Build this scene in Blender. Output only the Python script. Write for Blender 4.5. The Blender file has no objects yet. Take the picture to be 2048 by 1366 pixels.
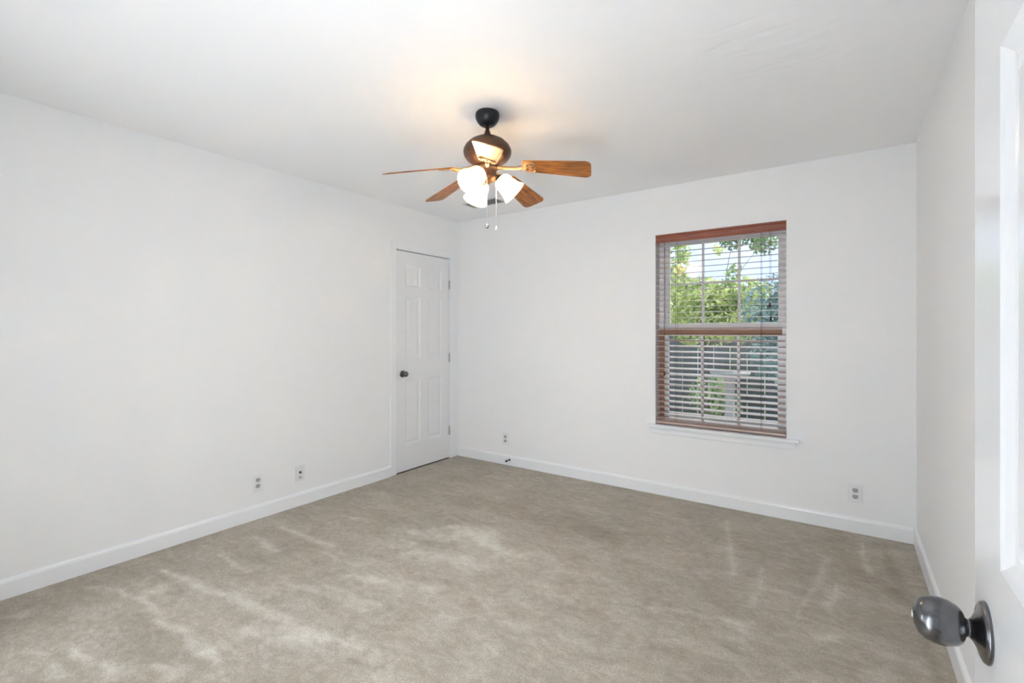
import bpy, bmesh, math, random
import numpy as np
from mathutils import Vector, Matrix
random.seed(7); rng = np.random.default_rng(7)
S = bpy.context.scene
COL = S.collection
PI = math.pi
R = math.radians

# ------------------------------------------------------------------ camera
cam_d = bpy.data.cameras.new('camera'); cam = bpy.data.objects.new('camera', cam_d); COL.objects.link(cam)
cam_d.sensor_width = 36.0; cam_d.lens = 956 / 2048 * 36.0
cam_d.shift_y = -(683 - 665) / 2048
cam_d.clip_start = 0.02; cam_d.clip_end = 300
YAW = math.atan2(.573, .8196)                       # camera right axis against world X
cam.location = (3.336, 0, 1.286); cam.rotation_euler = (PI / 2, 0, YAW)
S.camera = cam

# ------------------------------------------------------------------ view, world, sun, lights
vs = S.view_settings
vs.view_transform = 'Standard'; vs.look = 'None'; vs.gamma = 1; vs.use_curve_mapping = False; vs.exposure = 0.0
S.cycles.use_denoising = True
S.cycles.max_bounces = 14; S.cycles.diffuse_bounces = 8; S.cycles.transparent_max_bounces = 12
S.cycles.sample_clamp_indirect = 0
S.cycles.caustics_reflective = False; S.cycles.caustics_refractive = False
S.cycles.filter_width = 2.2

W = bpy.data.worlds.new('sky'); S.world = W; W.use_nodes = True
nt = W.node_tree; nt.nodes.clear()
o_ = nt.nodes.new('ShaderNodeOutputWorld'); b_ = nt.nodes.new('ShaderNodeBackground')
tc = nt.nodes.new('ShaderNodeTexCoord'); nz = nt.nodes.new('ShaderNodeTexNoise'); cr = nt.nodes.new('ShaderNodeValToRGB')
nz.inputs['Scale'].default_value = 2.2; nz.inputs['Detail'].default_value = 5
cr.color_ramp.elements[0].position = .38; cr.color_ramp.elements[0].color = (.60, .74, 1.0, 1)
cr.color_ramp.elements[1].position = .62; cr.color_ramp.elements[1].color = (.93, .96, 1.0, 1)
nt.links.new(tc.outputs['Generated'], nz.inputs['Vector']); nt.links.new(nz.outputs['Fac'], cr.inputs['Fac'])
nt.links.new(cr.outputs['Color'], b_.inputs['Color']); nt.links.new(b_.outputs[0], o_.inputs[0])
b_.inputs['Strength'].default_value = 1.6

def light(name, kind, loc, energy, color, rot=None, target=None, **kw):
    d = bpy.data.lights.new(name, kind); d.energy = energy; d.color = color
    for k, v in kw.items(): setattr(d, k, v)
    o = bpy.data.objects.new(name, d); COL.objects.link(o); o.location = loc
    if target is not None:
        o.rotation_euler = (Vector(target) - Vector(loc)).to_track_quat('-Z', 'Y').to_euler()
    elif rot: o.rotation_euler = rot
    return o
light('sun', 'SUN', (8, 9, 14), 7.5, (1.0, .95, .86), target=(4.5, 4.8, 5.6), angle=R(1.0))
# added unseen fill lights: ceiling bounce, left front corner, and doorway
light('bounce_fill', 'AREA', (2.25, .22, .80), 7, (.84, .915, 1.0), target=(2.25, .06, 1.80), shape='RECTANGLE', size=1.3, size_y=.25)
light('side_fill', 'AREA', (.45, .12, .90), 10.5, (.84, .915, 1.0), target=(3.6, 1.75, 1.0), shape='RECTANGLE', size=.4, size_y=.9)
light('doorway_fill', 'AREA', (2.90, -.10, .80), 47, (.84, .915, 1.0), target=(.3, 1.6, .95), shape='RECTANGLE', size=.34, size_y=1.0)
BULB = 16

# ------------------------------------------------------------------ materials
def new_mat(name):
    m = bpy.data.materials.new(name); m.use_nodes = True
    return m, m.node_tree, m.node_tree.nodes['Principled BSDF']
def mat(name, col, rough=.5, metal=0, bump=0, bscale=200, var=0, vscale=8, coat=0, spec=.5, stretch=None, col2=None):
    m, t, p = new_mat(name)
    p.inputs['Base Color'].default_value = (*col, 1); p.inputs['Roughness'].default_value = rough
    p.inputs['Metallic'].default_value = metal; p.inputs['Coat Weight'].default_value = coat
    p.inputs['Coat Roughness'].default_value = .08
    p.inputs['Specular IOR Level'].default_value = spec
    tcn = t.nodes.new('ShaderNodeTexCoord'); mp = t.nodes.new('ShaderNodeMapping')
    t.links.new(tcn.outputs['Object'], mp.inputs['Vector'])
    if stretch: mp.inputs['Scale'].default_value = stretch
    if var or col2:
        n = t.nodes.new('ShaderNodeTexNoise'); n.inputs['Scale'].default_value = vscale; n.inputs['Detail'].default_value = 6
        t.links.new(mp.outputs[0], n.inputs['Vector'])
        r = t.nodes.new('ShaderNodeValToRGB'); e = r.color_ramp.elements
        e[0].position = .3; e[1].position = .7
        c2 = col2 or tuple(min(1, c * (1 + var)) for c in col); c1 = col if col2 else tuple(c * (1 - var) for c in col)
        e[0].color = (*c1, 1); e[1].color = (*c2, 1)
        t.links.new(n.outputs['Fac'], r.inputs['Fac']); t.links.new(r.outputs['Color'], p.inputs['Base Color'])
    if bump:
        n = t.nodes.new('ShaderNodeTexNoise'); n.inputs['Scale'].default_value = bscale; n.inputs['Detail'].default_value = 4
        t.links.new(mp.outputs[0], n.inputs['Vector'])
        b = t.nodes.new('ShaderNodeBump'); b.inputs['Strength'].default_value = bump; b.inputs['Distance'].default_value = .01
        t.links.new(n.outputs['Fac'], b.inputs['Height']); t.links.new(b.outputs[0], p.inputs['Normal'])
    return m
M = {}
M['wall'] = mat('wall_paint', (.85, .85, .85), .62, bump=.05, bscale=120)
M['ceiling'] = mat('ceiling_paint', (.89, .89, .89), .6, bump=.35, bscale=3.0, stretch=(1, 2.2, 1))
# a patched, slightly wrinkled area of the drywall above the window side of the room
t = M['ceiling'].node_tree; p = t.nodes['Principled BSDF']; tcn = t.nodes.new('ShaderNodeTexCoord')
mp = t.nodes.new('ShaderNodeMapping'); mp.inputs['Location'].default_value = (-3.08, -2.2, -2.44); t.links.new(tcn.outputs['Object'], mp.inputs['Vector'])
gd = t.nodes.new('ShaderNodeVectorMath'); gd.operation = 'LENGTH'; t.links.new(mp.outputs[0], gd.inputs[0])
mr = t.nodes.new('ShaderNodeMapRange'); mr.inputs['From Min'].default_value = .62; mr.inputs['From Max'].default_value = .12
mr.interpolation_type = 'SMOOTHSTEP'; t.links.new(gd.outputs['Value'], mr.inputs['Value'])
n = t.nodes.new('ShaderNodeTexNoise'); n.inputs['Scale'].default_value = 4.2; n.inputs['Detail'].default_value = 2; n.inputs['Distortion'].default_value = .9
mp2 = t.nodes.new('ShaderNodeMapping'); mp2.inputs['Scale'].default_value = (1, 2.0, 1); mp2.inputs['Rotation'].default_value = (0, 0, .5)
t.links.new(tcn.outputs['Object'], mp2.inputs['Vector']); t.links.new(mp2.outputs[0], n.inputs['Vector'])
mu = t.nodes.new('ShaderNodeMath'); mu.operation = 'MULTIPLY'; t.links.new(n.outputs['Fac'], mu.inputs[0]); t.links.new(mr.outputs[0], mu.inputs[1])
bq = t.nodes.new('ShaderNodeBump'); bq.inputs['Strength'].default_value = .55; bq.inputs['Distance'].default_value = .02
t.links.new(mu.outputs[0], bq.inputs['Height']); t.links.new(p.inputs['Normal'].links[0].from_socket, bq.inputs['Normal']); t.links.new(bq.outputs[0], p.inputs['Normal'])
M['trim'] = mat('trim_gloss_paint', (.84, .85, .86), .3, bump=.02, bscale=60)
M['door'] = mat('door_paint', (.80, .80, .805), .38, bump=.02, bscale=80)
M['entrydoor'] = mat('entry_door_paint', (.74, .74, .745), .16, bump=.012, bscale=30)
M['dark'] = mat('dark_void', (.03, .03, .03), .9)
M['plate'] = mat('outlet_plastic', (.80, .80, .80), .35)
M['recept'] = mat('receptacle_plastic', (.42, .42, .42), .4)
M['slot'] = mat('slot_black', (.05, .05, .05), .6)
M['jack'] = mat('jack_plate_plastic', (.76, .76, .76), .45)
M['hinge'] = mat('hinge_painted', (.50, .50, .50), .4, metal=.3)
M['pewter'] = mat('knob_pewter', (.16, .16, .165), .22, metal=1.0, var=.15, vscale=30)
M['knobdark'] = mat('knob_dark_pewter', (.15, .15, .15), .25, metal=1.0)
M['valance'] = mat('mahogany', (.20, .050, .028), .35, coat=.5, col2=(.34, .10, .05), vscale=6, stretch=(1, 1, 14))
M['slat'] = mat('mahogany_slat', (.50, .33, .27), .22, coat=1.0, spec=1.0, col2=(.58, .42, .36), vscale=8, stretch=(1, 10, 1))
M['slat'].node_tree.nodes['Principled BSDF'].inputs['Coat IOR'].default_value = 2.0
M['cord'] = mat('blind_cord', (.10, .06, .04), .8)
M['tassel'] = mat('blind_tassel_wood', (.06, .025, .012), .5)
M['vinyl'] = mat('window_vinyl', (.90, .91, .92), .35)
M['browntone'] = mat('brown_window_tone', (.30, .15, .09), .5, col2=(.42, .24, .15), vscale=5, stretch=(1, 1, 10))
M['bronze'] = mat('fan_bronze', (.13, .072, .045), .38, metal=.65, var=.25, vscale=40)
M['blackmetal'] = mat('fan_canopy_black', (.012, .012, .014), .4, metal=.3)
M['brass'] = mat('fan_bracket_bronze', (.42, .24, .11), .32, metal=.5)
M['screw'] = mat('screw_dark', (.06, .03, .02), .5, metal=.5)
M['wood'] = mat('fan_blade_wood', (.13, .038, .006), .42, coat=.1, col2=(.46, .17, .022), vscale=5, stretch=(1.2, 14, 14))
M['chain'] = mat('chain_silver', (.8, .8, .8), .3, metal=.4)
M['chrome'] = mat('chrome_ball', (.5, .5, .5), .08, metal=1.0)
M['vent'] = mat('vent_paint', (.62, .63, .65), .5)
M['rubber'] = mat('black_rubber', (.02, .02, .02), .6)
M['bumper'] = mat('wall_bumper_plastic', (.86, .86, .86), .4)
# glowing frosted glass
m, t, p = new_mat('frosted_shade_glass'); t.nodes.remove(p)
out = t.nodes['Material Output']; tr = t.nodes.new('ShaderNodeBsdfTranslucent'); df = t.nodes.new('ShaderNodeBsdfDiffuse')
tr.inputs[0].default_value = (1, .88, .68, 1); df.inputs[0].default_value = (.95, .90, .82, 1)
mx = t.nodes.new('ShaderNodeMixShader'); mx.inputs[0].default_value = .55
t.links.new(tr.outputs[0], mx.inputs[1]); t.links.new(df.outputs[0], mx.inputs[2])
t.links.new(mx.outputs[0], out.inputs[0]); M['shade'] = m
m, t, p = new_mat('lit_bulb'); p.inputs['Base Color'].default_value = (1, 1, 1, 1)
p.inputs['Emission Color'].default_value = (1, .92, .82, 1); p.inputs['Emission Strength'].default_value = BULB * 10; M['bulb'] = m
# thin window glass
m, t, p = new_mat('window_glass'); t.nodes.remove(p); out = t.nodes['Material Output']
ts = t.nodes.new('ShaderNodeBsdfTransparent'); gl = t.nodes.new('ShaderNodeBsdfGlossy'); gl.inputs['Roughness'].default_value = .02
fr = t.nodes.new('ShaderNodeFresnel'); fr.inputs['IOR'].default_value = 1.4; mx = t.nodes.new('ShaderNodeMixShader')
ts.inputs[0].default_value = (.95, .97, .98, 1)
t.links.new(fr.outputs[0], mx.inputs[0]); t.links.new(ts.outputs[0], mx.inputs[1]); t.links.new(gl.outputs[0], mx.inputs[2])
t.links.new(mx.outputs[0], out.inputs[0]); M['glass'] = m
# carpet
m, t, p = new_mat('carpet'); p.inputs['Roughness'].default_value = .95; p.inputs['Specular IOR Level'].default_value = .1
p.inputs['Sheen Weight'].default_value = .15
at = t.nodes.new('ShaderNodeAttribute'); at.attribute_name = 'pile'
tcn = t.nodes.new('ShaderNodeTexCoord')
def noise(scale, detail, sc=(1, 1, 1), rough=.6, dist=0):
    mp = t.nodes.new('ShaderNodeMapping'); mp.inputs['Scale'].default_value = sc
    n = t.nodes.new('ShaderNodeTexNoise'); n.inputs['Scale'].default_value = scale; n.inputs['Detail'].default_value = detail
    n.inputs['Roughness'].default_value = rough; n.inputs['Distortion'].default_value = dist
    t.links.new(tcn.outputs['Object'], mp.inputs['Vector']); t.links.new(mp.outputs[0], n.inputs['Vector']); return n.outputs['Fac']
def math_(op, a, b=None, c=None):
    n = t.nodes.new('ShaderNodeMath'); n.operation = op
    for i, v in enumerate((a, b, c)):
        if v is None: continue
        if isinstance(v, (int, float)): n.inputs[i].default_value = v
        else: t.links.new(v, n.inputs[i])
    return n.outputs[0]
n1 = noise(2.6, 7, (1, 1.8, 1), .62, .6); n2 = noise(8, 7, (1, 1.7, 1), .68, 1.0); n3 = noise(120, 3, (1, 1, 1), .85)
v = math_('MULTIPLY_ADD', math_('SUBTRACT', n1, .5), .85, .5)
n4 = noise(26, 5, (1, 1.25, 1), .7, .5)
v = math_('ADD', v, math_('MULTIPLY', math_('SUBTRACT', n4, .5), .9))
v = math_('ADD', v, math_('MULTIPLY', math_('SUBTRACT', n2, .5), .95))
v = math_('ADD', v, math_('MULTIPLY', math_('SUBTRACT', n3, .5), 1.5))
v = math_('ADD', v, math_('MULTIPLY', at.outputs['Fac'], .62))
v = math_('MULTIPLY_ADD', v, .72, .10)
rp = t.nodes.new('ShaderNodeValToRGB'); e = rp.color_ramp.elements
e[0].position = .0; e[0].color = (.268, .222, .166, 1)
e[1].position = 1.0; e[1].color = (.73, .695, .615, 1)
e2 = rp.color_ramp.elements.new(.45); e2.color = (.412, .362, .293, 1)
t.links.new(v, rp.inputs['Fac']); t.links.new(rp.outputs['Color'], p.inputs['Base Color'])
bp = t.nodes.new('ShaderNodeBump'); bp.inputs['Strength'].default_value = .5; bp.inputs['Distance'].default_value = .012
t.links.new(math_('ADD', n3, math_('MULTIPLY', n2, .6)), bp.inputs['Height']); t.links.new(bp.outputs[0], p.inputs['Normal'])
M['carpet'] = m
# outside
def leafmat(name, c1, c2):
    m, t, p = new_mat(name); t.nodes.remove(p); out = t.nodes['Material Output']
    oi = t.nodes.new('ShaderNodeTexCoord'); n = t.nodes.new('ShaderNodeTexNoise'); n.inputs['Scale'].default_value = 3.5
    n.inputs['Detail'].default_value = 5
    r = t.nodes.new('ShaderNodeValToRGB'); r.color_ramp.elements[0].color = (*c1, 1); r.color_ramp.elements[1].color = (*c2, 1)
    r.color_ramp.elements[0].position = .38; r.color_ramp.elements[1].position = .62
    t.links.new(oi.outputs['Object'], n.inputs['Vector']); t.links.new(n.outputs['Fac'], r.inputs['Fac'])
    a = t.nodes.new('ShaderNodeBsdfDiffuse'); b = t.nodes.new('ShaderNodeBsdfTranslucent'); x = t.nodes.new('ShaderNodeMixShader')
    x.inputs[0].default_value = .4
    t.links.new(r.outputs[0], a.inputs[0]); t.links.new(r.outputs[0], b.inputs[0])
    t.links.new(a.outputs[0], x.inputs[1]); t.links.new(b.outputs[0], x.inputs[2]); t.links.new(x.outputs[0], out.inputs[0])
    return m
M['leaf_light'] = leafmat('leaf_yellow_green', (.26, .36, .15), (.72, .78, .36))
M['leaf_dark'] = leafmat('leaf_blue_green', (.11, .18, .19), (.28, .40, .36))
M['leaf_mid'] = leafmat('leaf_mid_green', (.18, .28, .18), (.50, .60, .34))
M['bark'] = mat('bark', (.14, .12, .11), .9, var=.3, vscale=20)
M['fence'] = mat('fence_boards', (.085, .095, .105), .85, col2=(.14, .145, .155), vscale=3, stretch=(6, 1, .6))
M['patio'] = mat('patio_concrete', (.50, .46, .45), .9, var=.1, vscale=4)
M['lawn'] = mat('lawn', (.15, .20, .10), .95, var=.3, vscale=12)
M['stone'] = mat('pale_stone', (.30, .31, .32), .8, var=.1, vscale=12)
M['siding'] = mat('house_siding', (.36, .38, .42), .8, var=.06, vscale=6)
M['rooftile'] = mat('grey_shingles', (.30, .29, .30), .85, var=.2, vscale=14)

# ------------------------------------------------------------------ mesh helpers
def link(o, parent=None):
    COL.objects.link(o)
    if parent is not None: o.parent = parent
    return o
def obj(name, bm, m, parent=None, smooth=False, loc=None, bevel=0):
    me = bpy.data.meshes.new(name)
    bmesh.ops.recalc_face_normals(bm, faces=bm.faces)
    bm.to_mesh(me); bm.free()
    if m is not None:
        for k in (m if isinstance(m, (list, tuple)) else [m]): me.materials.append(k)
    if smooth:
        for f in me.polygons: f.use_smooth = True
    o = bpy.data.objects.new(name, me)
    if loc is not None: o.location = loc
    link(o, parent)
    if bevel:
        md = o.modifiers.new('bevel', 'BEVEL'); md.width = bevel; md.segments = 2; md.limit_method = 'ANGLE'
    if smooth == 'angle':
        pass
    return o
def tag(o, label=None, cat=None, kind=None, group=None):
    if label: o['label'] = label
    if cat: o['category'] = cat
    if kind: o['kind'] = kind
    if group: o['group'] = group
    return o
def empty(name, loc, label, cat, kind=None, group=None, rot=(0, 0, 0)):
    o = bpy.data.objects.new(name, None); o.location = loc; o.rotation_euler = rot; o.empty_display_size = .05
    link(o); return tag(o, label, cat, kind, group)
def box(bm, x0, x1, y0, y1, z0, z1, mx=None):
    vs_ = [bm.verts.new(((mx @ Vector(c)) if mx else Vector(c))) for c in
           [(x0, y0, z0), (x1, y0, z0), (x1, y1, z0), (x0, y1, z0), (x0, y0, z1), (x1, y0, z1), (x1, y1, z1), (x0, y1, z1)]]
    for f in ((0, 3, 2, 1), (4, 5, 6, 7), (0, 1, 5, 4), (1, 2, 6, 5), (2, 3, 7, 6), (3, 0, 4, 7)):
        bm.faces.new([vs_[i] for i in f])
def lathe(bm, prof, seg=40, mx=None, cap=True):
    rings = []
    for r, z in prof:
        ring = []
        for i in range(seg):
            a = 2 * PI * i / seg; c = Vector((r * math.cos(a), r * math.sin(a), z))
            ring.append(bm.verts.new(mx @ c if mx else c))
        rings.append(ring)
    for a, b in zip(rings, rings[1:]):
        for i in range(seg): bm.faces.new((a[i], a[(i + 1) % seg], b[(i + 1) % seg], b[i]))
    if cap:
        if prof[0][0] > 1e-5: bm.faces.new(rings[0][::-1])
        if prof[-1][0] > 1e-5: bm.faces.new(rings[-1])
def tube(bm, pts, r, seg=8):
    pts = [Vector(p_) for p_ in pts]; rings = []
    for i, p_ in enumerate(pts):
        d = (pts[min(i + 1, len(pts) - 1)] - pts[max(i - 1, 0)]).normalized()
        q = d.to_track_quat('Z', 'Y'); rr = r[i] if isinstance(r, (list, tuple)) else r
        rings.append([bm.verts.new(p_ + q @ Vector((rr * math.cos(2 * PI * k / seg), rr * math.sin(2 * PI * k / seg), 0))) for k in range(seg)])
    for a, b in zip(rings, rings[1:]):
        for k in range(seg): bm.faces.new((a[k], a[(k + 1) % seg], b[(k + 1) % seg], b[k]))
    bm.faces.new(rings[0][::-1]); bm.faces.new(rings[-1])
def prism(bm, outline, z0, z1, mx=None):
    a = [bm.verts.new((mx @ Vector((x, y, z0))) if mx else (x, y, z0)) for x, y in outline]
    b = [bm.verts.new((mx @ Vector((x, y, z1))) if mx else (x, y, z1)) for x, y in outline]
    n = len(a)
    bm.faces.new(a[::-1]); bm.faces.new(b)
    for i in range(n): bm.faces.new((a[i], a[(i + 1) % n], b[(i + 1) % n], b[i]))

H = 2.44; WX = 3.686; WY = 3.788
# ------------------------------------------------------------------ floor: carpet with vacuum and foot marks
marks = [(0.35, 0.83, 1.27, 0.9, 0.023, 0.9), (0.3, 1.04, 1.45, 1.18, 0.028, 0.9), (0.68, 0.55, 1.1, 0.64, 0.019, 0.8), (0.51, 0.88, 0.54, 0.95, 0.051, 0.8), (1.13, 0.71, 1.29, 0.77, 0.024, 0.7), (1.21, 1.05, 1.53, 1.18, 0.051, 0.6), (0.35, 1.28, 0.69, 1.31, 0.018, 0.8), (0.27, 1.52, 0.59, 1.53, 0.019, 0.8), (0.27, 1.73, 0.8, 1.74, 0.021, 0.8), (0.05, 1.32, 0.39, 1.31, 0.014, 0.4), (0.21, 0.77, 0.38, 0.82, 0.022, 0.6), (0.63, 0.47, 0.93, 0.52, 0.018, 0.5), (0.21, 0.44, 0.26, 0.53, 0.035, 0.5), (1.05, 2.18, 1.48, 2.3, 0.079, 0.7), (1.19, 2.35, 1.47, 2.4, 0.074, 0.8), (1.18, 1.58, 1.63, 1.73, 0.047, 0.7), (1.25, 1.95, 1.64, 2.07, 0.055, 0.7), (1.14, 1.43, 1.51, 1.45, 0.031, 0.7), (1.57, 2.29, 1.7, 2.27, 0.043, 0.7), (1.78, 2.21, 1.83, 2.32, 0.027, 0.5), (0.44, 2.26, 0.64, 2.37, 0.042, 0.4), (0.44, 2.09, 0.67, 2.1, 0.022, 0.5), (1.06, 2.04, 1.18, 2.05, 0.023, 0.5), (2.66, 3.48, 2.84, 2.75, 0.011, 0.6), (3.15, 2.5, 3.26, 3.28, 0.013, 0.5), (3.42, 3.63, 3.43, 3.16, 0.009, 0.6), (2.95, 2.92, 2.98, 2.51, 0.013, 0.5), (2.58, 2.2, 2.99, 2.32, 0.021, 0.45), (2.95, 2.32, 3.01, 2.17, 0.016, 0.45), (3.29, 2.94, 3.27, 2.68, 0.022, 0.45), (3.12, 2.33, 3.28, 2.42, 0.028, 0.5), (3.38, 2.22, 3.44, 2.25, 0.035, 0.6), (0.88, 1.37, 1.22, 1.38, 0.016, 0.5), (1.82, 1.6, 1.88, 1.59, 0.027, 0.5), (2.07, 1.72, 2.18, 1.75, 0.028, 0.5), (1.52, 1.21, 1.7, 1.25, 0.027, 0.4), (1.12, 0.85, 1.32, 0.88, 0.016, 0.4), (0.03, 1.14, 0.17, 1.14, 0.013, 0.3), (0.71, 1.65, 1.13, 1.68, 0.017, 0.4), (2.54, 3.06, 2.72, 3.06, 0.051, 0.3), (3.1, 3.45, 2.97, 3.64, 0.027, 0.3), (1.07, 2.76, 1.93, 2.92, 0.164, -0.35), (1.68, 2.69, 2.17, 2.85, 0.097, -0.3), (2.91, 2.12, 3.02, 2.11, 0.011, -0.6), (1.72, 1.16, 1.87, 1.21, 0.008, -0.5), (1.2, 1.42, 1.58, 1.45, 0.01, -0.4), (3.19, 2.15, 3.35, 2.21, 0.031, -0.3), (3.31, 3.43, 3.39, 3.07, 0.046, -0.3), (3.54, 3.52, 3.55, 2.95, 0.033, -0.5), (3.59, 2.83, 3.62, 2.34, 0.015, -0.6), (2.18, 1.97, 2.41, 2.03, 0.016, -0.4), (2.67, 1.94, 2.9, 1.95, 0.047, -0.3)]
marks += [(1.1, 1.95, 1.75, 2.1, .38, .28), (.9, 1.15, 1.6, 1.35, .28, .18)]
nx, ny = 246, 254
gx = np.linspace(-.02, WX + .02, nx); gy = np.linspace(.0, WY + .02, ny)
X, Y = np.meshgrid(gx, gy)
def vnoise(sx, sy):
    c = rng.random((int(4 * sy) + 4, int(4 * sx) + 4))
    u = X * sx; v_ = Y * sy; i = np.floor(u).astype(int); j = np.floor(v_).astype(int); fu = u - i; fv = v_ - j
    fu = fu * fu * (3 - 2 * fu); fv = fv * fv * (3 - 2 * fv); i = np.clip(i, 0, c.shape[1] - 2); j = np.clip(j, 0, c.shape[0] - 2)
    return (c[j, i] * (1 - fu) + c[j, i + 1] * fu) * (1 - fv) + (c[j + 1, i] * (1 - fu) + c[j + 1, i + 1] * fu) * fv
wob = (vnoise(7, 7) - .5) * .05; wob2 = (vnoise(22, 22) - .5)
pile = np.zeros_like(X)
for x0, y0, x1, y1, w, s in marks:
    dx, dy = x1 - x0, y1 - y0; L2 = dx * dx + dy * dy
    Xw = X + wob * .6; Yw = Y + wob
    tt = np.clip(((Xw - x0) * dx + (Yw - y0) * dy) / L2, 0, 1)
    ds = np.hypot(Xw - x0 - tt * dx, Yw - y0 - tt * dy)
    ww = max(w, .016) * (.55 + .9 * tt)
    pile += s * .75 * np.exp(-(ds / ww) ** 2) * (1 + .9 * wob2)
pile = np.clip(pile, -.6, .75)
me = bpy.data.meshes.new('floor')
verts = np.stack([X.ravel(), Y.ravel(), np.zeros(X.size)], 1)
idx = np.arange(nx * ny).reshape(ny, nx)
quads = np.stack([idx[:-1, :-1], idx[:-1, 1:], idx[1:, 1:], idx[1:, :-1]], -1).reshape(-1, 4)
base = len(verts)
me.from_pydata(verts.tolist(), [], quads.tolist())
a_ = me.attributes.new('pile', 'FLOAT', 'POINT'); a_.data.foreach_set('value', pile.ravel().astype(np.float32))
me.materials.append(M['carpet'])
fl = bpy.data.objects.new('floor', me); link(fl)
sd = fl.modifiers.new('thick', 'SOLIDIFY'); sd.thickness = .05; sd.offset = -1
tag(fl, 'worn beige wall-to-wall carpet with pale vacuum streaks', 'carpet floor', 'structure')
bm = bmesh.new(); box(bm, 2.2, 3.9, -1.6, 0.0, -.05, 0)
tag(obj('floor_hall', bm, M['carpet']), 'beige carpet of the hallway outside the doorway', 'carpet floor', 'structure')

# ------------------------------------------------------------------ walls with real openings
def wall_open(name, axis, a0, a1, t0, t1, z0, z1, hole, label, m=None):
    bm = bmesh.new()
    h0, h1, hz0, hz1 = hole
    cells = [(a0, h0, z0, z1), (h1, a1, z0, z1), (h0, h1, hz1, z1)]
    if hz0 > z0 + 1e-4: cells.append((h0, h1, z0, hz0))
    for p0, p1, q0, q1 in cells:
        if axis == 'x': box(bm, p0, p1, t0, t1, q0, q1)
        else: box(bm, t0, t1, p0, p1, q0, q1)
    bmesh.ops.remove_doubles(bm, verts=bm.verts, dist=1e-5)
    # drop the inner doubled faces between the cells
    seen = {}
    for f in list(bm.faces):
        k = tuple(sorted(v_.index for v_ in f.verts))
    bm.faces.ensure_lookup_table(); bm.verts.index_update()
    for f in bm.faces: seen.setdefault(tuple(sorted(v_.index for v_ in f.verts)), []).append(f)
    bmesh.ops.delete(bm, geom=[f for fs in seen.values() if len(fs) > 1 for f in fs], context='FACES_ONLY')
    return tag(obj(name, bm, m or M['wall']), label, 'wall', 'structure')
WIN = (2.087, 2.998, .535, 2.062)
CL = (2.944, 3.652, 0, 2.043)          # closet opening on the left wall (Y range)
wall_open('wall_back', 'x', 0, WX, WY, WY + .18, -.05, H, WIN, 'white back wall with the single window')
wall_open('wall_left', 'y', -.12, WY + .18, -.12, 0, -.05, H, CL, 'long white wall left of the corner holding the closet door')
bm = bmesh.new(); box(bm, WX, WX + .12, -.12, WY + .18, -.05, H)
tag(obj('wall_right', bm, M['wall']), 'white wall behind the open panelled door', 'wall', 'structure')
wall_open('wall_front', 'x', 0, WX, -.12, 0.0, -.05, H, (2.70, 3.50, 0, 2.07), 'white wall around the doorway the room is seen from')
bm = bmesh.new(); box(bm, -.12, WX + .12, -.12, WY + .18, H, H + .1)
tag(obj('ceiling', bm, M['ceiling']), 'flat white ceiling above the fan', 'ceiling', 'structure')
bm = bmesh.new()
box(bm, 2.2, 2.3, -1.6, -.12, -.05, H); box(bm, 3.80, 3.9, -1.6, -.12, -.05, H); box(bm, 2.2, 3.9, -1.7, -1.6, -.05, H)
tag(obj('wall_hall', bm, M['wall']), 'white hallway walls outside the doorway', 'wall', 'structure')
bm = bmesh.new(); box(bm, 2.2, 3.9, -1.7, -.12, H, H + .1)
tag(obj('ceiling_hall', bm, M['ceiling']), 'white hallway ceiling', 'ceiling', 'structure')
bm = bmesh.new(); box(bm, -.8, -.78, 2.85, 3.75, -.05, 2.2); box(bm, -.8, -.12, 2.83, 2.85, -.05, 2.2); box(bm, -.8, -.12, 3.75, 3.77, -.05, 2.2)
box(bm, -.8, -.12, 2.83, 3.77, 2.2, 2.22); box(bm, -.8, -.12, 2.83, 3.77, -.05, -.02)
tag(obj('wall_closet', bm, M['wall']), 'plain inside of the closet behind the narrow door', 'wall', 'structure')

# ------------------------------------------------------------------ baseboards
def baseboard(name, p0, p1, n, label):
    # profile: flat face with an eased top, swept from p0 to p1; n = direction into the room
    prof = [(0, 0), (.014, 0), (.014, .078), (.011, .088), (.006, .094), (0, .096)]
    bm = bmesh.new(); rings = []
    for P in (p0, p1):
        rings.append([bm.verts.new((P[0] + n[0] * a, P[1] + n[1] * a, b)) for a, b in prof])
    k = len(prof)
    for i in range(k): bm.faces.new((rings[0][i], rings[0][(i + 1) % k], rings[1][(i + 1) % k], rings[1][i]))
    bm.faces.new(rings[0]); bm.faces.new(rings[1][::-1])
    return tag(obj(name, bm, M['trim']), label, 'baseboard', 'structure')
baseboard('baseboard_left', (0, 0), (0, 2.874), (1, 0), 'white baseboard running along the left wall up to the closet')
baseboard('baseboard_back', (0.014, WY), (WX - .014, WY), (0, -1), 'white baseboard under the window wall')
baseboard('baseboard_right', (WX, .0), (WX, WY), (-1, 0), 'white baseboard behind the open door')
baseboard('baseboard_front', (0.014, 0), (2.63, 0), (0, 1), 'white baseboard beside the doorway')

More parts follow.
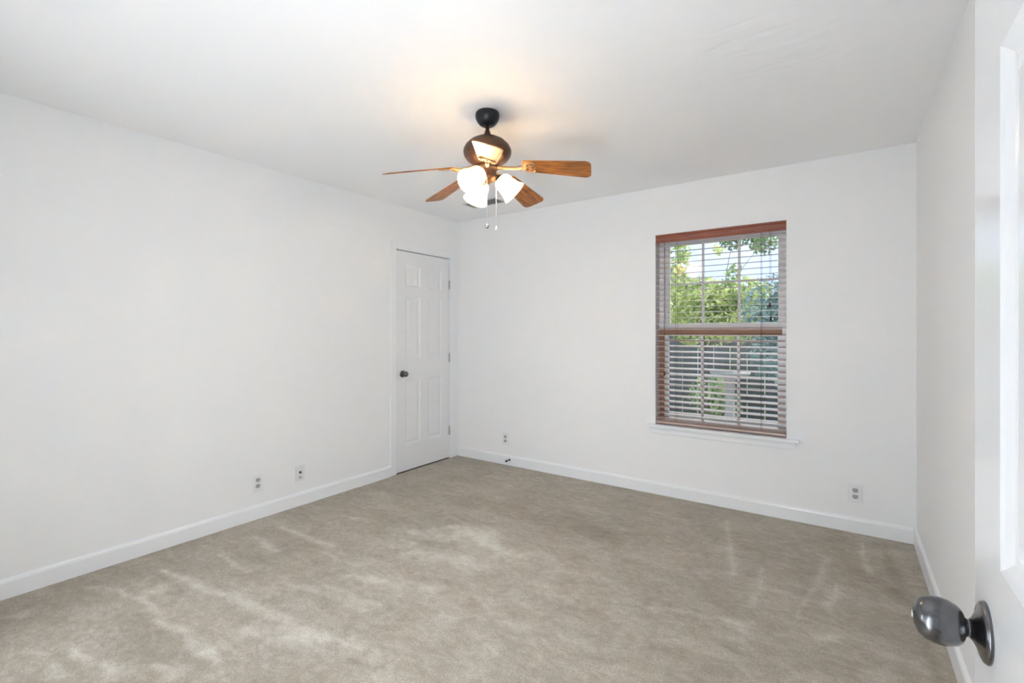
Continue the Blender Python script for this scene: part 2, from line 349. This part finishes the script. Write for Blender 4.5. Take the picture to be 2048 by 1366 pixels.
# ------------------------------------------------------------------ panelled doors
def panel_door(w, h, t, cols, rows):
    """slab in x 0..w, y -t..0 (front face y=0 looks to +y), z 0..h; recessed and raised panels on both faces"""
    bm = bmesh.new()
    xs = sorted({0, w, *[c for cc in cols for c in cc]}); zs = sorted({0, h, *[c for cc in rows for c in cc]})
    for side in (0, 1):
        def V(x, z, d): return bm.verts.new((x, -d if side == 0 else -t + d, z))
        for x0, x1 in zip(xs, xs[1:]):
            for z0, z1 in zip(zs, zs[1:]):
                if (x0, x1) in cols and (z0, z1) in rows:
                    steps = [(0, 0), (.004, .003), (.014, .008), (.022, .009), (.046, .0035), (.050, .003)]
                    loops = []
                    for ins, d in steps:
                        loops.append([V(x0 + ins, z0 + ins, d), V(x1 - ins, z0 + ins, d), V(x1 - ins, z1 - ins, d), V(x0 + ins, z1 - ins, d)])
                    for a, b in zip(loops, loops[1:]):
                        for i in range(4): bm.faces.new((a[i], a[(i + 1) % 4], b[(i + 1) % 4], b[i]))
                    bm.faces.new(loops[-1])
                else:
                    bm.faces.new((V(x0, z0, 0), V(x1, z0, 0), V(x1, z1, 0), V(x0, z1, 0)))
    for a, b in zip(xs, xs[1:]):
        for z in (0, h): bm.faces.new([bm.verts.new(c) for c in ((a, 0, z), (b, 0, z), (b, -t, z), (a, -t, z))])
    for a, b in zip(zs, zs[1:]):
        for x in (0, w): bm.faces.new([bm.verts.new(c) for c in ((x, 0, a), (x, 0, b), (x, -t, b), (x, -t, a))])
    bmesh.ops.remove_doubles(bm, verts=bm.verts, dist=1e-5)
    return bm
ROSE = [(.0325, 0), (.0325, .002), (.031, .0045), (.027, .0065), (.022, .0075), (.0185, .009), (.0125, .0120), (.0100, .0145)]
NECK = [(.0100, .013), (.0092, .0150), (.0098, .0170), (.0120, .0190)]
BALL = [(.0105, .0180), (.0140, .0188), (.0180, .0210), (.0216, .0252), (.0242, .0315), (.0254, .0390), (.0248, .0465), (.0224, .0538), (.0178, .0592), (.0100, .0627), (.0001, .0637)]
def knob_set(parent, loc, axis, m, sc=1.0):
    q = Vector(axis).to_track_quat('Z', 'Y').to_matrix().to_4x4()
    mx = q @ Matrix.Scale(sc, 4)
    bm = bmesh.new(); lathe(bm, BALL, 48, mx); k = obj('doorknob', bm, m, parent, True, loc)
    bm = bmesh.new(); lathe(bm, ROSE, 48, mx); obj('rosette', bm, m, k, True)
    bm = bmesh.new(); lathe(bm, NECK, 32, mx, cap=False); obj('knob_neck', bm, m, k, True)
    return k
def hinge(parent, loc, m):
    bm = bmesh.new(); lathe(bm, [(.0065, -.045), (.0065, .045)], 14); box(bm, -.0012, .0012, -.014, .014, -.044, .044)
    return obj('hinge', bm, m, parent, True, loc)

# closet door (door_1): leaf in the left wall, face towards +X
d1 = empty('door_1', (0, 3.298, 0), 'narrow white six-panel closet door in the left wall near the corner', 'door', 'structure')
bm = panel_door(.700, 2.024, .035, [(.108, .300), (.400, .592)], [(.235, .84), (1.03, 1.61), (1.70, 1.90)])
leaf = obj('door_leaf', bm, M['door'], d1, loc=(-.002, .350, .010)); leaf.rotation_euler = (0, 0, -PI / 2)
knob_set(d1, (-.002, -.277, .905), (1, 0, 0), M['knobdark'])
for z in (.286, 1.03, 1.772): hinge(d1, (.005, .352, z), M['hinge'])
bm = bmesh.new()
y0, y1 = -.354, .354
def casing_box(bm, a0, a1, z0, z1): box(bm, .0, .009, a0, a1, z0, z1)
casing_box(bm, y0 - .070, y0 - .004, 0, 2.108); casing_box(bm, y1 + .004, y1 + .068, 0, 2.108); casing_box(bm, y0 - .004, y1 + .004, 2.047, 2.108)
box(bm, -.12, -.039, y0, y0 + .012, 0, 2.043); box(bm, -.12, -.039, y1 - .012, y1, 0, 2.043); box(bm, -.12, -.039, y0, y1, 2.031, 2.043)
obj('door_frame', bm, M['trim'], d1, bevel=.003)

# entry door (door_2): swung open beside the camera, parallel to the right wall, room face towards -X
DX = 3.464
d2 = empty('door_2', (DX, .036, 0), 'white panelled door swung open beside the right wall with pewter knob', 'door', 'structure')
bm = panel_door(.760, 2.03, .035, [(.115, .330), (.430, .645)], [(.235, .84), (1.032, 1.564), (1.664, 1.88)])
leaf = obj('door_leaf', bm, M['entrydoor'], d2, loc=(0, .0, .012)); leaf.rotation_euler = (0, 0, PI / 2)
kn = knob_set(d2, (0, .700, .953), (-1, 0, 0), M['pewter'])
knob_set(d2, (.035, .700, .953), (1, 0, 0), M['pewter'])
bm = bmesh.new(); lathe(bm, [(.0001, 0), (.004, 0.0), (.004, .0008), (.0001, .001)], 20, Matrix.Translation((-.0635, 0, 0)) @ Vector((-1, 0, 0)).to_track_quat('Z', 'Y').to_matrix().to_4x4())
obj('privacy_pin', bm, M['chain'], kn, True)
for z in (.25, 1.03, 1.80): hinge(d2, (.0415, -.004, z), M['hinge'])
bm = bmesh.new()
box(bm, 2.70, 2.715, -.12, .0, 0, 2.055); box(bm, 3.512, 3.527, -.12, .0, 0, 2.055)
bm.free(); bm = bmesh.new()
box(bm, 2.70 - DX, 2.712 - DX, -.156, -.036, 0, 2.07); box(bm, 3.488 - DX, 3.50 - DX, -.156, -.050, 0, 2.07); box(bm, 2.712 - DX, 3.488 - DX, -.156, -.036, 2.058, 2.07)
box(bm, 2.632 - DX, 2.700 - DX, -.036, -.024, 0, 2.135); box(bm, 2.700 - DX, 3.57 - DX, -.036, -.024, 2.07, 2.135); box(bm, 3.510 - DX, 3.57 - DX, -.036, -.024, 0, 2.07)
obj('door_frame', bm, M['trim'], d2)

# ------------------------------------------------------------------ window (window_1)
x0, x1, z0, z1 = 2.087, 2.998, .556, 2.062
YF = WY + .105                                   # room side of the vinyl frame
w1 = empty('window_1', ((x0 + x1) / 2, WY, .556), 'white double-hung window with grilles in the back wall', 'window', 'structure')
ox, oz = (x0 + x1) / 2, .556
def bxl(bm, a0, a1, b0, b1, c0, c1): box(bm, a0 - ox, a1 - ox, b0 - WY, b1 - WY, c0 - oz, c1 - oz)
fw = .035; zm = 1.318                            # frame width, height of the meeting rails
bm = bmesh.new()
bxl(bm, x0, x0 + fw, YF, WY + .18, zm, z1); bxl(bm, x1 - fw, x1, YF, WY + .18, z0 + .035, z1)
bxl(bm, x0 + fw, x1 - fw, YF, WY + .18, z1 - .04, z1); bxl(bm, x0, x1, YF + .02, WY + .18, z0, z0 + .035)
obj('window_frame', bm, M['vinyl'], w1)
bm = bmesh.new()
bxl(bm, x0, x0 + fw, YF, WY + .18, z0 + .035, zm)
tag(obj('jamb_liner', bm, M['browntone'], w1), 'brown lower jamb liner')
sw = .030
def sash(name, za, zb, ya, yb, bot, top, mtop=None):
    bm = bmesh.new()
    a, b = x0 + fw, x1 - fw
    bxl(bm, a, a + sw, ya, yb, za, zb); bxl(bm, b - sw, b, ya, yb, za, zb)
    bxl(bm, a + sw, b - sw, ya, yb, za, za + bot)
    if not mtop: bxl(bm, a + sw, b - sw, ya, yb, zb - top, zb)
    s = obj(name, bm, M['vinyl'], w1)
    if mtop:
        bm = bmesh.new(); bxl(bm, a, b, ya - .006, yb, zb - top, zb); tag(obj('top_rail', bm, mtop, s), 'lower sash rail with its shade painted brown')  # brown paints in the shade and slat reflection on this rail
    ga, gb, gz0, gz1 = a + sw, b - sw, za + bot, zb - top
    bm = bmesh.new(); ym = (ya + yb) / 2
    for k in (1, 2):
        xx = ga + (gb - ga) * k / 3; bxl(bm, xx - .009, xx + .009, ym - .006, ym + .006, gz0, gz1)
    zz = (gz0 + gz1) / 2; bxl(bm, ga, gb, ym - .005, ym + .005, zz - .008, zz + .008)
    obj('muntins', bm, M['vinyl'], s)
    bm = bmesh.new(); bxl(bm, ga, gb, ym - .0015, ym + .0015, gz0, gz1); obj('glass_pane', bm, M['glass'], s)
sash('upper_sash', zm, z1 - .04, YF + .045, YF + .070, .042, .03)
sash('lower_sash', z0 + .035, zm, YF + .012, YF + .037, .035, .048, M['browntone'])
# stool and apron
bm = bmesh.new()
bxl(bm, 2.026, 3.078, WY - .036, WY, .534, .556); bxl(bm, x0, x1, WY, WY + .13, .534, .556)
obj('window_sill', bm, M['trim'], w1, bevel=.004)
bm = bmesh.new(); bxl(bm, 2.052, 3.052, WY - .012, WY, .485, .534); bxl(bm, 2.052, 3.052, WY - .018, WY, .520, .534)
obj('sill_apron', bm, M['trim'], w1, bevel=.003)

# ------------------------------------------------------------------ wooden blind
bl = empty('venetian_blind', (ox, WY + .03, 2.06), 'mahogany wooden venetian blind lowered over the window with slats open', 'blind')
bx, by, bz = ox, WY + .03, 2.06
def bb(bm, a0, a1, b0, b1, c0, c1): box(bm, a0 - bx, a1 - bx, b0 - by, b1 - by, c0 - bz, c1 - bz)
bm = bmesh.new(); prism(bm, [(-.014, -.066), (-.010, -.066), (-.002, -.058), (-.006, -.030), (-.012, -.010), (-.014, 0), (.0, 0), (.0, -.02), (-.001, -.066)][::1] and
      [(-.022, 0), (-.022, -.010), (-.016, -.018), (-.016, -.050), (-.020, -.056), (-.020, -.066), (-.008, -.066), (-.008, 0)], -.4545, .4545,
      Matrix(((0, 0, 1, 0), (1, 0, 0, -.012), (0, 1, 0, 0), (0, 0, 0, 1))))
obj('valance', bm, M['valance'], bl)
bm = bmesh.new(); bb(bm, x0 + .006, x1 - .006, WY + .012, WY + .052, 2.012, 2.058); obj('headrail', bm, M['valance'], bl)
bm = bmesh.new(); TILT = R(10.5); yc = WY + .030
nsl = 32
for i in range(nsl):
    z = .612 + i * .0437; TILT = R(11.5) if z < 1.31 else R(3.5)
    if i == 0: pass
    prev = None; segs = 4
    up = []; dn = []
    for k in range(segs + 1):
        u = -.025 + .05 * k / segs
        cr_ = .0016 * (1 - (u / .025) ** 2)
        yy = u * math.cos(TILT); zz = u * math.sin(TILT) + cr_
        up.append((yy, zz + .0013)); dn.append((yy, zz - .0013))
    ol = up + dn[::-1]
    A = [bm.verts.new((x0 + .007 - bx, yc + a - by, z + b - bz)) for a, b in ol]
    B = [bm.verts.new((x1 - .007 - bx, yc + a - by, z + b - bz)) for a, b in ol]
    n = len(ol)
    for k in range(n): bm.faces.new((A[k], A[(k + 1) % n], B[(k + 1) % n], B[k]))
    bm.faces.new(A[::-1]); bm.faces.new(B)
obj('slats', bm, M['slat'], bl)
bm = bmesh.new(); bb(bm, x0 + .006, x1 - .006, yc - .025, yc + .025, .566, .582); bb(bm, x0 + .007, x1 - .007, yc - .024, yc + .024, .586, .589); bb(bm, x0 + .007, x1 - .007, yc - .024, yc + .024, .593, .596)
obj('bottom_rail', bm, M['slat'], bl, bevel=.003)
for xx in (2.245, 2.84):
    bm = bmesh.new()
    for dy in (-.026, .026): tube(bm, [(xx - bx, yc + dy - by, -.05), (xx - bx, yc + dy - by, .585 - bz)], .0011, 6)
    obj('ladder_cord', bm, M['cord'], bl)
for xx, zt in ((2.896, 1.462), (2.904, 1.365), (2.160, .945)):
    bm = bmesh.new(); yy = WY - .012 - by + .012
    yy = yc - .034 - by
    tube(bm, [(xx - bx, yy, -.05), (xx - bx, yy, zt - bz + .03)], .0011, 6)
    c = obj('pull_cord', bm, M['cord'], bl)
    bm = bmesh.new(); lathe(bm, [(.0025, .036), (.004, .032), (.0075, .008), (.007, .002), (.0001, 0)], 16, Matrix.Translation((xx - bx, yy, zt - bz)))
    obj('tassel', bm, M['tassel'], c, True)

# ------------------------------------------------------------------ ceiling fan
FX, FY = 1.792, 1.983
fan = empty('ceiling_fan', (FX, FY, H), 'bronze ceiling fan with five wooden blades and three lit glass shades', 'ceiling fan', rot=(0, 0, YAW))
def zf(h): return h - H
bm = bmesh.new(); lathe(bm, [(.056, 0), (.060, -.006), (.0625, -.022), (.061, -.040), (.054, -.062), (.042, -.082), (.030, -.092), (.016, -.094)], 48)
obj('canopy', bm, M['blackmetal'], fan, True)
bm = bmesh.new(); lathe(bm, [(.010, -.088), (.010, -.118), (.013, -.122), (.015, -.130), (.020, -.142), (.024, -.152)], 32)
obj('downrod', bm, M['bronze'], fan, True)
bm = bmesh.new(); lathe(bm, [(.010, -.150), (.030, -.152), (.060, -.160), (.090, -.176), (.112, -.198), (.122, -.218), (.1235, -.232), (.119, -.250), (.104, -.270), (.082, -.286), (.066, -.294), (.060, -.300), (.001, -.300)], 64)
obj('motor_housing', bm, M['bronze'], fan, True)
bm = bmesh.new(); lathe(bm, [(.050, -.300), (.056, -.304), (.056, -.316), (.050, -.320), (.047, -.326), (.047, -.352), (.052, -.358), (.050, -.366), (.036, -.378), (.018, -.386), (.010, -.392), (.0001, -.394)], 48)
obj('switch_housing', bm, M['bronze'], fan, True)
def blade_outline():
    L0, L1, w0, w1 = .185, .53, .046, .067; pts = []
    r = .030
    pts += [(L0, -w0 + .010), (L0 + .010, -w0)]
    for k in range(7):
        a = -PI / 2 + k / 6 * PI / 2; pts.append((L1 - r + r * math.cos(a), -w1 + r + r * math.sin(a)))
    for k in range(7):
        a = k / 6 * PI / 2; pts.append((L1 - r + r * math.cos(a), w1 - r + r * math.sin(a)))
    pts += [(L0 + .010, w0), (L0, w0 - .010)]
    return pts
PITCH = R(-15)
for th, zr, zt in ((-12, 2.124, 2.080), (59, 2.121, 2.061), (131, 2.116, 2.066), (204, 2.101, 2.024), (273, 2.096, 2.043)):
    droop = math.atan2(zr - zt, .34)
    zroot = zf(zr) + math.tan(droop) * .19
    mx = Matrix.Translation((0, 0, zroot)) @ Matrix.Rotation(droop, 4, 'Y') @ Matrix.Rotation(PITCH, 4, 'X')
    bm = bmesh.new(); prism(bm, blade_outline(), 0, .0055, mx)
    bld = obj('blade', bm, M['wood'], fan, bevel=.0012); bld.rotation_euler = (0, 0, R(th))
    # bracket below the blade root: an arm from the motor that spreads into an oval plate
    bm = bmesh.new()
    pl = []
    for k in range(24):
        a = 2 * PI * k / 24; c = math.cos(a); s_ = math.sin(a)
        pl.append((.218 + .036 * c, .030 * s_ * (1 - .25 * c)))
    prism(bm, pl, -.0045, -.0002, mx)
    for sy in (-1, 1):
        pts = []
        for k in range(9):
            a = PI * (.15 + .8 * k / 8); pts.append(mx @ Vector((.225 + .030 * math.cos(a), sy * (.012 + .028 * math.sin(a)), -.003)))
        tube(bm, pts, .0042, 6)
    e0 = mx @ Vector((.19, 0, -.003))
    tube(bm, [(.046, 0, -.310), (.075, 0, -.314), (.110, 0, (-.314 + e0.z) / 2 - .002), (.150, 0, e0.z - .003), (e0.x, e0.y, e0.z)], [.010, .009, .008, .009, .010], 8)
    br = obj('blade_bracket', bm, M['brass'], bld)
    for sx_, sy_ in ((.238, 0), (.210, -.016), (.210, .016)):
        bm = bmesh.new()
        lathe(bm, [(.0001, -.0085), (.004, -.0075), (.005, -.0045)], 12, mx @ Matrix.Translation((sx_, sy_, 0)), cap=False)
        obj('screw', bm, M['screw'], bld, True)
# light kit
SH = [(.022, .000), (.033, .004), (.041, .012), (.0455, .024), (.047, .040), (.0485, .056), (.052, .072), (.057, .086), (.063, .098), (.0665, .105), (.067, .108)]
for th, dz, til in ((2, 0, 44), (121, -.004, 46), (236, .010, 38)):
    a = R(th); e_ = R(til); ax = Vector((math.cos(a) * math.cos(e_), math.sin(a) * math.cos(e_), -math.sin(e_)))
    org = Vector((.062 * math.cos(a), .062 * math.sin(a), zf(2.076) + dz))
    mx = Matrix.Translation(org) @ ax.to_track_quat('Z', 'Y').to_matrix().to_4x4()
    bm = bmesh.new(); lathe(bm, SH + [(r_ - .0025, z_ ) for r_, z_ in SH[::-1]], 48, mx, cap=False)
    sh = obj('glass_shade', bm, M['shade'], fan, True)
    bm = bmesh.new(); lathe(bm, [(.0001, -.012), (.018, -.010), (.024, -.002), (.0255, .006), (.0235, .008), (.0001, .008)], 32, mx)
    tube(bm, [(math.cos(a) * .030, math.sin(a) * .030, zf(2.092)), (math.cos(a) * .050, math.sin(a) * .050, zf(2.088) + dz), org - ax * .004], .009, 10)
    obj('shade_holder', bm, M['bronze'], fan, True)
    bm = bmesh.new(); lathe(bm, [(.0001, .010), (.012, .012), (.013, .028), (.020, .048), (.024, .062), (.021, .076), (.012, .086), (.0001, .089)], 24, mx)
    obj('light_bulb', bm, M['bulb'], sh, True)
for px_, py_, zb_, mk in ((0.0, -.044, 1.822, 0), (.045, 0, 1.822, 1)):
    bm = bmesh.new()
    ztop = zf(2.085)
    tube(bm, [(px_, py_, ztop), (px_, py_, zf(zb_) + .012)], .0011, 6)
    n = int((ztop - zf(zb_)) / .0055)
    for k in range(n): lathe(bm, [(.0001, .0018), (.0018, 0), (.0001, -.0018)], 6, Matrix.Translation((px_, py_, ztop - k * .0055 - .002)), cap=False)
    ch = obj('pull_chain', bm, M['chain'], fan, True)
    bm = bmesh.new()
    if mk == 0: lathe(bm, [(.0001, .012), (.007, .0095), (.0115, .003), (.0115, -.002), (.009, -.008), (.004, -.0115), (.0001, -.012)], 20, Matrix.Translation((px_, py_, zf(zb_))))
    else: lathe(bm, [(.0001, .012), (.0025, .010), (.004, .002), (.0085, -.006), (.0075, -.009), (.0001, -.0095)], 20, Matrix.Translation((px_, py_, zf(zb_))))
    o = obj('chain_fob', bm, M['chrome'] if mk == 0 else M['bumper'], ch, True)
    tag(o, 'small chrome ball fob' if mk == 0 else 'small white bell fob')

# fine sizing: spread from the camera-height plane so that the hanging parts sit where they do under the ceiling
def resize(o):
    for c in o.children:
        k = o_name = c.name.split('.')[0]
        if c.type == 'MESH':
            for v_ in c.data.vertices:
                v_.co.x *= 1.0235; v_.co.y *= 1.0235
                v_.co.z = v_.co.z * .76 if k == 'canopy' else (v_.co.z + 1.154) * 1.0235 - 1.154
        resize(c)
resize(fan)

# ------------------------------------------------------------------ ceiling register
vt = empty('ceiling_vent', (.70, 3.34, H), 'slim grey air register in the ceiling behind the fan', 'vent')
bm = bmesh.new(); vx, vy = .19, .085
box(bm, -vx, vx, -vy, -vy + .018, -.006, 0); box(bm, -vx, vx, vy - .018, vy, -.006, 0); box(bm, -vx, -vx + .018, -vy + .018, vy - .018, -.006, 0); box(bm, vx - .018, vx, -vy + .018, vy - .018, -.006, 0)
obj('vent_frame', bm, M['vent'], vt)
bm = bmesh.new()
for k in range(7):
    yy = -vy + .026 + k * .0195
    box(bm, -vx + .018, vx - .018, -.008, .008, -.0006, .0006, Matrix.Translation((0, yy, -.004)) @ Matrix.Rotation(R(38), 4, 'X'))
obj('louvers', bm, M['vent'], vt)
bm = bmesh.new(); box(bm, -vx + .018, vx - .018, -vy + .018, vy - .018, -.0008, -.0001); obj('vent_duct', bm, M['dark'], vt)

# ------------------------------------------------------------------ outlets, bumper, door stop
def outlet(name, loc, rotz, label, group=None, kind='duplex'):
    o = empty(name, loc, label, 'outlet', group=group, rot=(0, 0, rotz))   # local -Y looks into the room
    bm = bmesh.new(); box(bm, -.037, .037, -.006, 0, -.059, .059)
    obj('cover_plate', bm, M['plate'] if kind == 'duplex' else M['jack'], o, bevel=.003)
    if kind == 'duplex':
        for sz in (-.0205, .0205):
            bm = bmesh.new()
            pts = [(.0165 * math.cos(a), max(-.0135, min(.0135, .0165 * math.sin(a)))) for a in [2 * PI * k / 28 for k in range(28)]]
            prism(bm, pts, .006, .0085, Matrix.Translation((0, 0, sz)) @ Matrix.Rotation(PI / 2, 4, 'X'))
            rc = obj('receptacle', bm, M['recept'], o)
            bm = bmesh.new()
            box(bm, -.0075, -.0055, -.0092, -.008, sz - .002, sz + .008); box(bm, .0055, .0075, -.0092, -.008, sz - .001, sz + .007)
            lathe(bm, [(.0028, 0), (.0028, .0012)], 12, Matrix.Translation((0, -.008, sz - .007)) @ Matrix.Rotation(PI / 2, 4, 'X'))
            obj('plug_slots', bm, M['slot'], rc)
    else:
        bm = bmesh.new(); lathe(bm, [(.009, .006), (.009, .010), (.006, .011), (.006, .018), (.002, .0185)], 20, Matrix.Rotation(PI / 2, 4, 'X') @ Matrix.Translation((0, .006, 0)))
        obj('coax_jack', bm, M['slot'], o, True)
        bm = bmesh.new(); box(bm, -.012, .012, -.0075, -.006, -.040, -.024); obj('blank_insert', bm, M['recept'], o)
    return o
outlet('wall_outlet', (0, 1.700, .247), PI / 2, 'white duplex outlet on the left wall beside the jack plate', 'duplex wall outlets')
outlet('cable_jack', (0, 2.012, .240), PI / 2, 'grey jack plate with one dark socket on the left wall', kind='jack')['category'] = 'jack plate'
outlet('wall_outlet', (.612, WY, .250), 0, 'white duplex outlet on the back wall above the door stop', 'duplex wall outlets')
outlet('wall_outlet', (3.384, WY, .251), 0, 'white duplex outlet on the back wall below and right of the window', 'duplex wall outlets')
bm = bmesh.new(); lathe(bm, [(.030, 0), (.030, .002), (.026, .005), (.014, .006), (.0001, .0062)], 32, Matrix.Rotation(PI / 2, 4, 'X'))
tag(obj('wall_bumper', bm, M['bumper'], smooth=True, loc=(.657, WY, .893)), 'small round white bumper on the back wall above the left outlet', 'bumper')
ds = empty('door_stop', (.669, WY - .014, .055), 'small dark door stop screwed to the back baseboard', 'door stop')
RX = Matrix.Rotation(PI / 2, 4, 'X')
bm = bmesh.new(); lathe(bm, [(.011, 0), (.011, .004), (.005, .007), (.0045, .045)], 20, RX); obj('stop_base', bm, M['knobdark'], ds, True)
bm = bmesh.new(); lathe(bm, [(.007, .043), (.0105, .047), (.0105, .060), (.008, .064), (.0001, .064)], 20, RX); obj('rubber_tip', bm, M['rubber'], ds, True)

# ------------------------------------------------------------------ outside
GZ = -.35
bm = bmesh.new(); box(bm, -30, 35, WY + .2, 60, GZ - .1, GZ)
tag(obj('ground', bm, M['lawn']), 'grass yard outside the window', 'ground', 'structure')
bm = bmesh.new(); box(bm, -1.5, 6, WY + .22, 9.2, GZ, GZ + .03)
tag(obj('patio', bm, M['patio']), 'pale concrete patio outside the window', 'patio', 'structure')
bm = bmesh.new()
for k in range(64):
    xx = -9 + k * .30; box(bm, xx, xx + .285, 10.0 + .01 * (k % 2), 10.02 + .01 * (k % 2), GZ, 1.42 + .015 * ((k * 7) % 3))
box(bm, -9, 10.2, 10.03, 10.07, 0, .09); box(bm, -9, 10.2, 10.03, 10.07, 1.0, 1.09)
tag(obj('board_fence', bm, M['fence']), 'weathered grey board fence behind the shrubs in the yard', 'fence')
bm = bmesh.new(); lathe(bm, [(.20, 0), (.20, .04), (.10, .08), (.075, .14), (.065, .55), (.075, .86), (.11, .90), (.24, .93), (.29, .97), (.29, 1.0), (.0001, .98)], 32)
tag(obj('garden_pedestal', bm, M['stone'], smooth=True, loc=(1.86, 8.0, GZ + .03)), 'pale stone pedestal with a wide flat top on the patio', 'pedestal')

def leaves(name, blobs, n, size, m, parent, loc):
    """many small bent leaf blades spread through overlapping ellipsoid clumps"""
    P = []
    tot = sum(b[3] * b[4] * b[5] for b in blobs) ** 1
    for cx, cy, cz, rx, ry, rz in blobs:
        k = max(20, int(n * rx * ry * rz / tot))
        v_ = rng.normal(size=(k, 3)); v_ /= np.linalg.norm(v_, axis=1)[:, None]
        v_ *= rng.random((k, 1)) ** .45
        P.append(v_ * (rx, ry, rz) + (cx, cy, cz))
    P = np.concatenate(P); k = len(P)
    u = rng.normal(size=(k, 3)); u /= np.linalg.norm(u, axis=1)[:, None]
    w = np.cross(u, rng.normal(size=(k, 3))); w /= np.linalg.norm(w, axis=1)[:, None]
    s = size * (.6 + .8 * rng.random((k, 1)))
    a = P - u * s; b = P + w * s * .42; c = P + u * s; d = P - w * s * .42
    V = np.stack([a, b, c, d], 1).reshape(-1, 3)
    F = np.arange(4 * k).reshape(k, 4)
    me = bpy.data.meshes.new(name); me.from_pydata(V.tolist(), [], F.tolist()); me.materials.append(m)
    return link(bpy.data.objects.new(name, me), parent)
def tree(name, loc, blobs, n, size, m, trunk_h, tr, label, group=None, branches=5, cat='tree'):
    t_ = empty(name, loc, label, cat, group=group)
    bm = bmesh.new()
    tube(bm, [(0, 0, 0), (.03, .02, trunk_h * .5), (.0, .04, trunk_h)], [tr, tr * .8, tr * .6], 10)
    for i in range(min(branches, len(blobs))):
        b = blobs[i]; tube(bm, [(0, .03, trunk_h * .8), (b[0] * .5, b[1] * .5, (trunk_h * .8 + b[2]) / 2 + .1), (b[0], b[1], b[2])], [tr * .5, tr * .35, tr * .15], 6)
    obj('trunk', bm, M['bark'], t_, True)
    leaves('foliage', blobs, n, size, m, t_, loc)
    return t_
tree('leafy_tree', (1.35, 8.6, GZ), [(-.15, 0, 2.2, .75, .6, .40), (.55, .1, 2.25, .5, .5, .32), (-.1, .2, 1.75, .6, .5, .4), (.5, -.1, 1.8, .5, .5, .35), (-.42, 0, 2.9, .16, .3, .75), (.45, .1, 2.65, .12, .3, .16), (.2, .1, 3.05, .10, .2, .12)],
     4600, .055, M['leaf_light'], 1.6, .03, 'bright yellow-green small tree outside the left side of the window')
tree('shade_tree', (3.95, 6.9, GZ), [(-1.35, 0, 1.92, .42, .45, .36), (-1.02, 0, 2.80, .26, .3, .75), (-.5, 0, 2.3, .7, .7, .6), (.2, 0, 3.0, .8, .8, .8), (-.5, .2, 3.35, .32, .4, .55), (.6, .3, 2.2, .8, .8, .7), (-1.2, .1, 1.35, .5, .45, .45), (-.3, .2, 1.2, .8, .6, .5)],
     12000, .055, M['leaf_dark'], 2.2, .10, 'dark blue-green tree outside the right side of the window')
tree('tall_tree', (.75, 13.0, GZ), [(.3, 0, 4.2, .5, .5, .5), (.9, .3, 3.9, .35, .4, .35), (-.2, 0, 4.6, .3, .4, .35), (-1.3, 0, 4.9, .5, .5, .5), (1.7, .2, 3.7, .45, .4, .25), (1.35, 0, 4.6, .2, .3, .3), (.2, 0, 5.4, .8, .6, .3)],
     3400, .07, M['leaf_mid'], 3.0, .022, 'tall thin-leaved tree behind the fence against the sky', branches=2)
tree('evergreen_tree', (2.2, 14.0, GZ), [(0, 0, 1.9, 1.6, .8, 1.3), (1.8, 0, 2.2, 1.5, .8, 1.4), (.7, .2, 2.8, 1.1, .7, .9)],
     9000, .07, M['leaf_dark'], 2.0, .14, 'dense dark evergreen mass behind the middle of the fence')
tree('evergreen_tree', (-2.2, 14.0, GZ), [(0, 0, 1.9, 1.9, .8, 1.3), (-1.8, 0, 2.2, 1.5, .8, 1.6), (1.3, .2, 1.9, 1.3, .7, .9)],
     8000, .07, M['leaf_mid'], 2.0, .14, 'green tree behind the fence in front of the grey house')
tree('evergreen_tree', (8.6, 13.5, GZ), [(0, 0, 2.4, 1.9, .8, 1.9), (-1.6, 0, 2.2, 1.2, .8, 1.5), (1.7, .2, 2.2, 1.6, .7, 1.6)],
     6000, .08, M['leaf_dark'], 2.0, .14, 'broad dark evergreen behind the far right end of the fence')
for (xx, yy, rr, hh, mm, lb) in ((.85, 7.0, .34, .62, 'leaf_mid', 'low green shrub at the left edge of the patio'), (1.35, 9.3, .45, .75, 'leaf_mid', 'rounded green shrub in front of the fence below the yellow-green tree'), (3.0, 9.3, .5, .8, 'leaf_dark', 'dark shrub in front of the fence right of the pedestal')):
    sh = empty('garden_shrub', (xx, yy, GZ), lb, 'shrub', group='shrubs in the yard')
    leaves('foliage', [(0, 0, hh * .6, rr, rr, hh * .55), (rr * .4, -.1, hh * .4, rr * .7, rr * .7, hh * .4)], 1500, .045, M[mm], sh, None)
    bm = bmesh.new()
    for k in range(5): a = k * 1.26; tube(bm, [(0, 0, 0), (math.cos(a) * rr * .4, math.sin(a) * rr * .4, hh * .7)], .012, 5)
    obj('stems', bm, M['bark'], sh)
hs = empty('neighbor_house', (-4.2, 20, GZ), 'grey neighbouring house with a grey shingle roof behind the trees', 'house')
bm = bmesh.new(); box(bm, -3.2, 2.6, 0, 6, 0, 3.1); obj('wall', bm, M['siding'], hs)
bm = bmesh.new(); prism(bm, [(-3.6, 3.0), (3.0, 3.0), (3.0, 3.12), (1.9, 4.35), (-2.6, 4.35), (-3.6, 3.12)], -6.3, .3, Matrix.Rotation(PI / 2, 4, 'X'))
obj('roof', bm, M['rooftile'], hs)
bm = bmesh.new(); box(bm, -.5, .6, -.05, 0, 1.2, 2.3); wf = obj('window_frame', bm, M['vinyl'], hs)
bm = bmesh.new(); box(bm, -.42, .52, -.06, -.05, 1.28, 2.22); obj('window_pane', bm, M['slot'], wf)
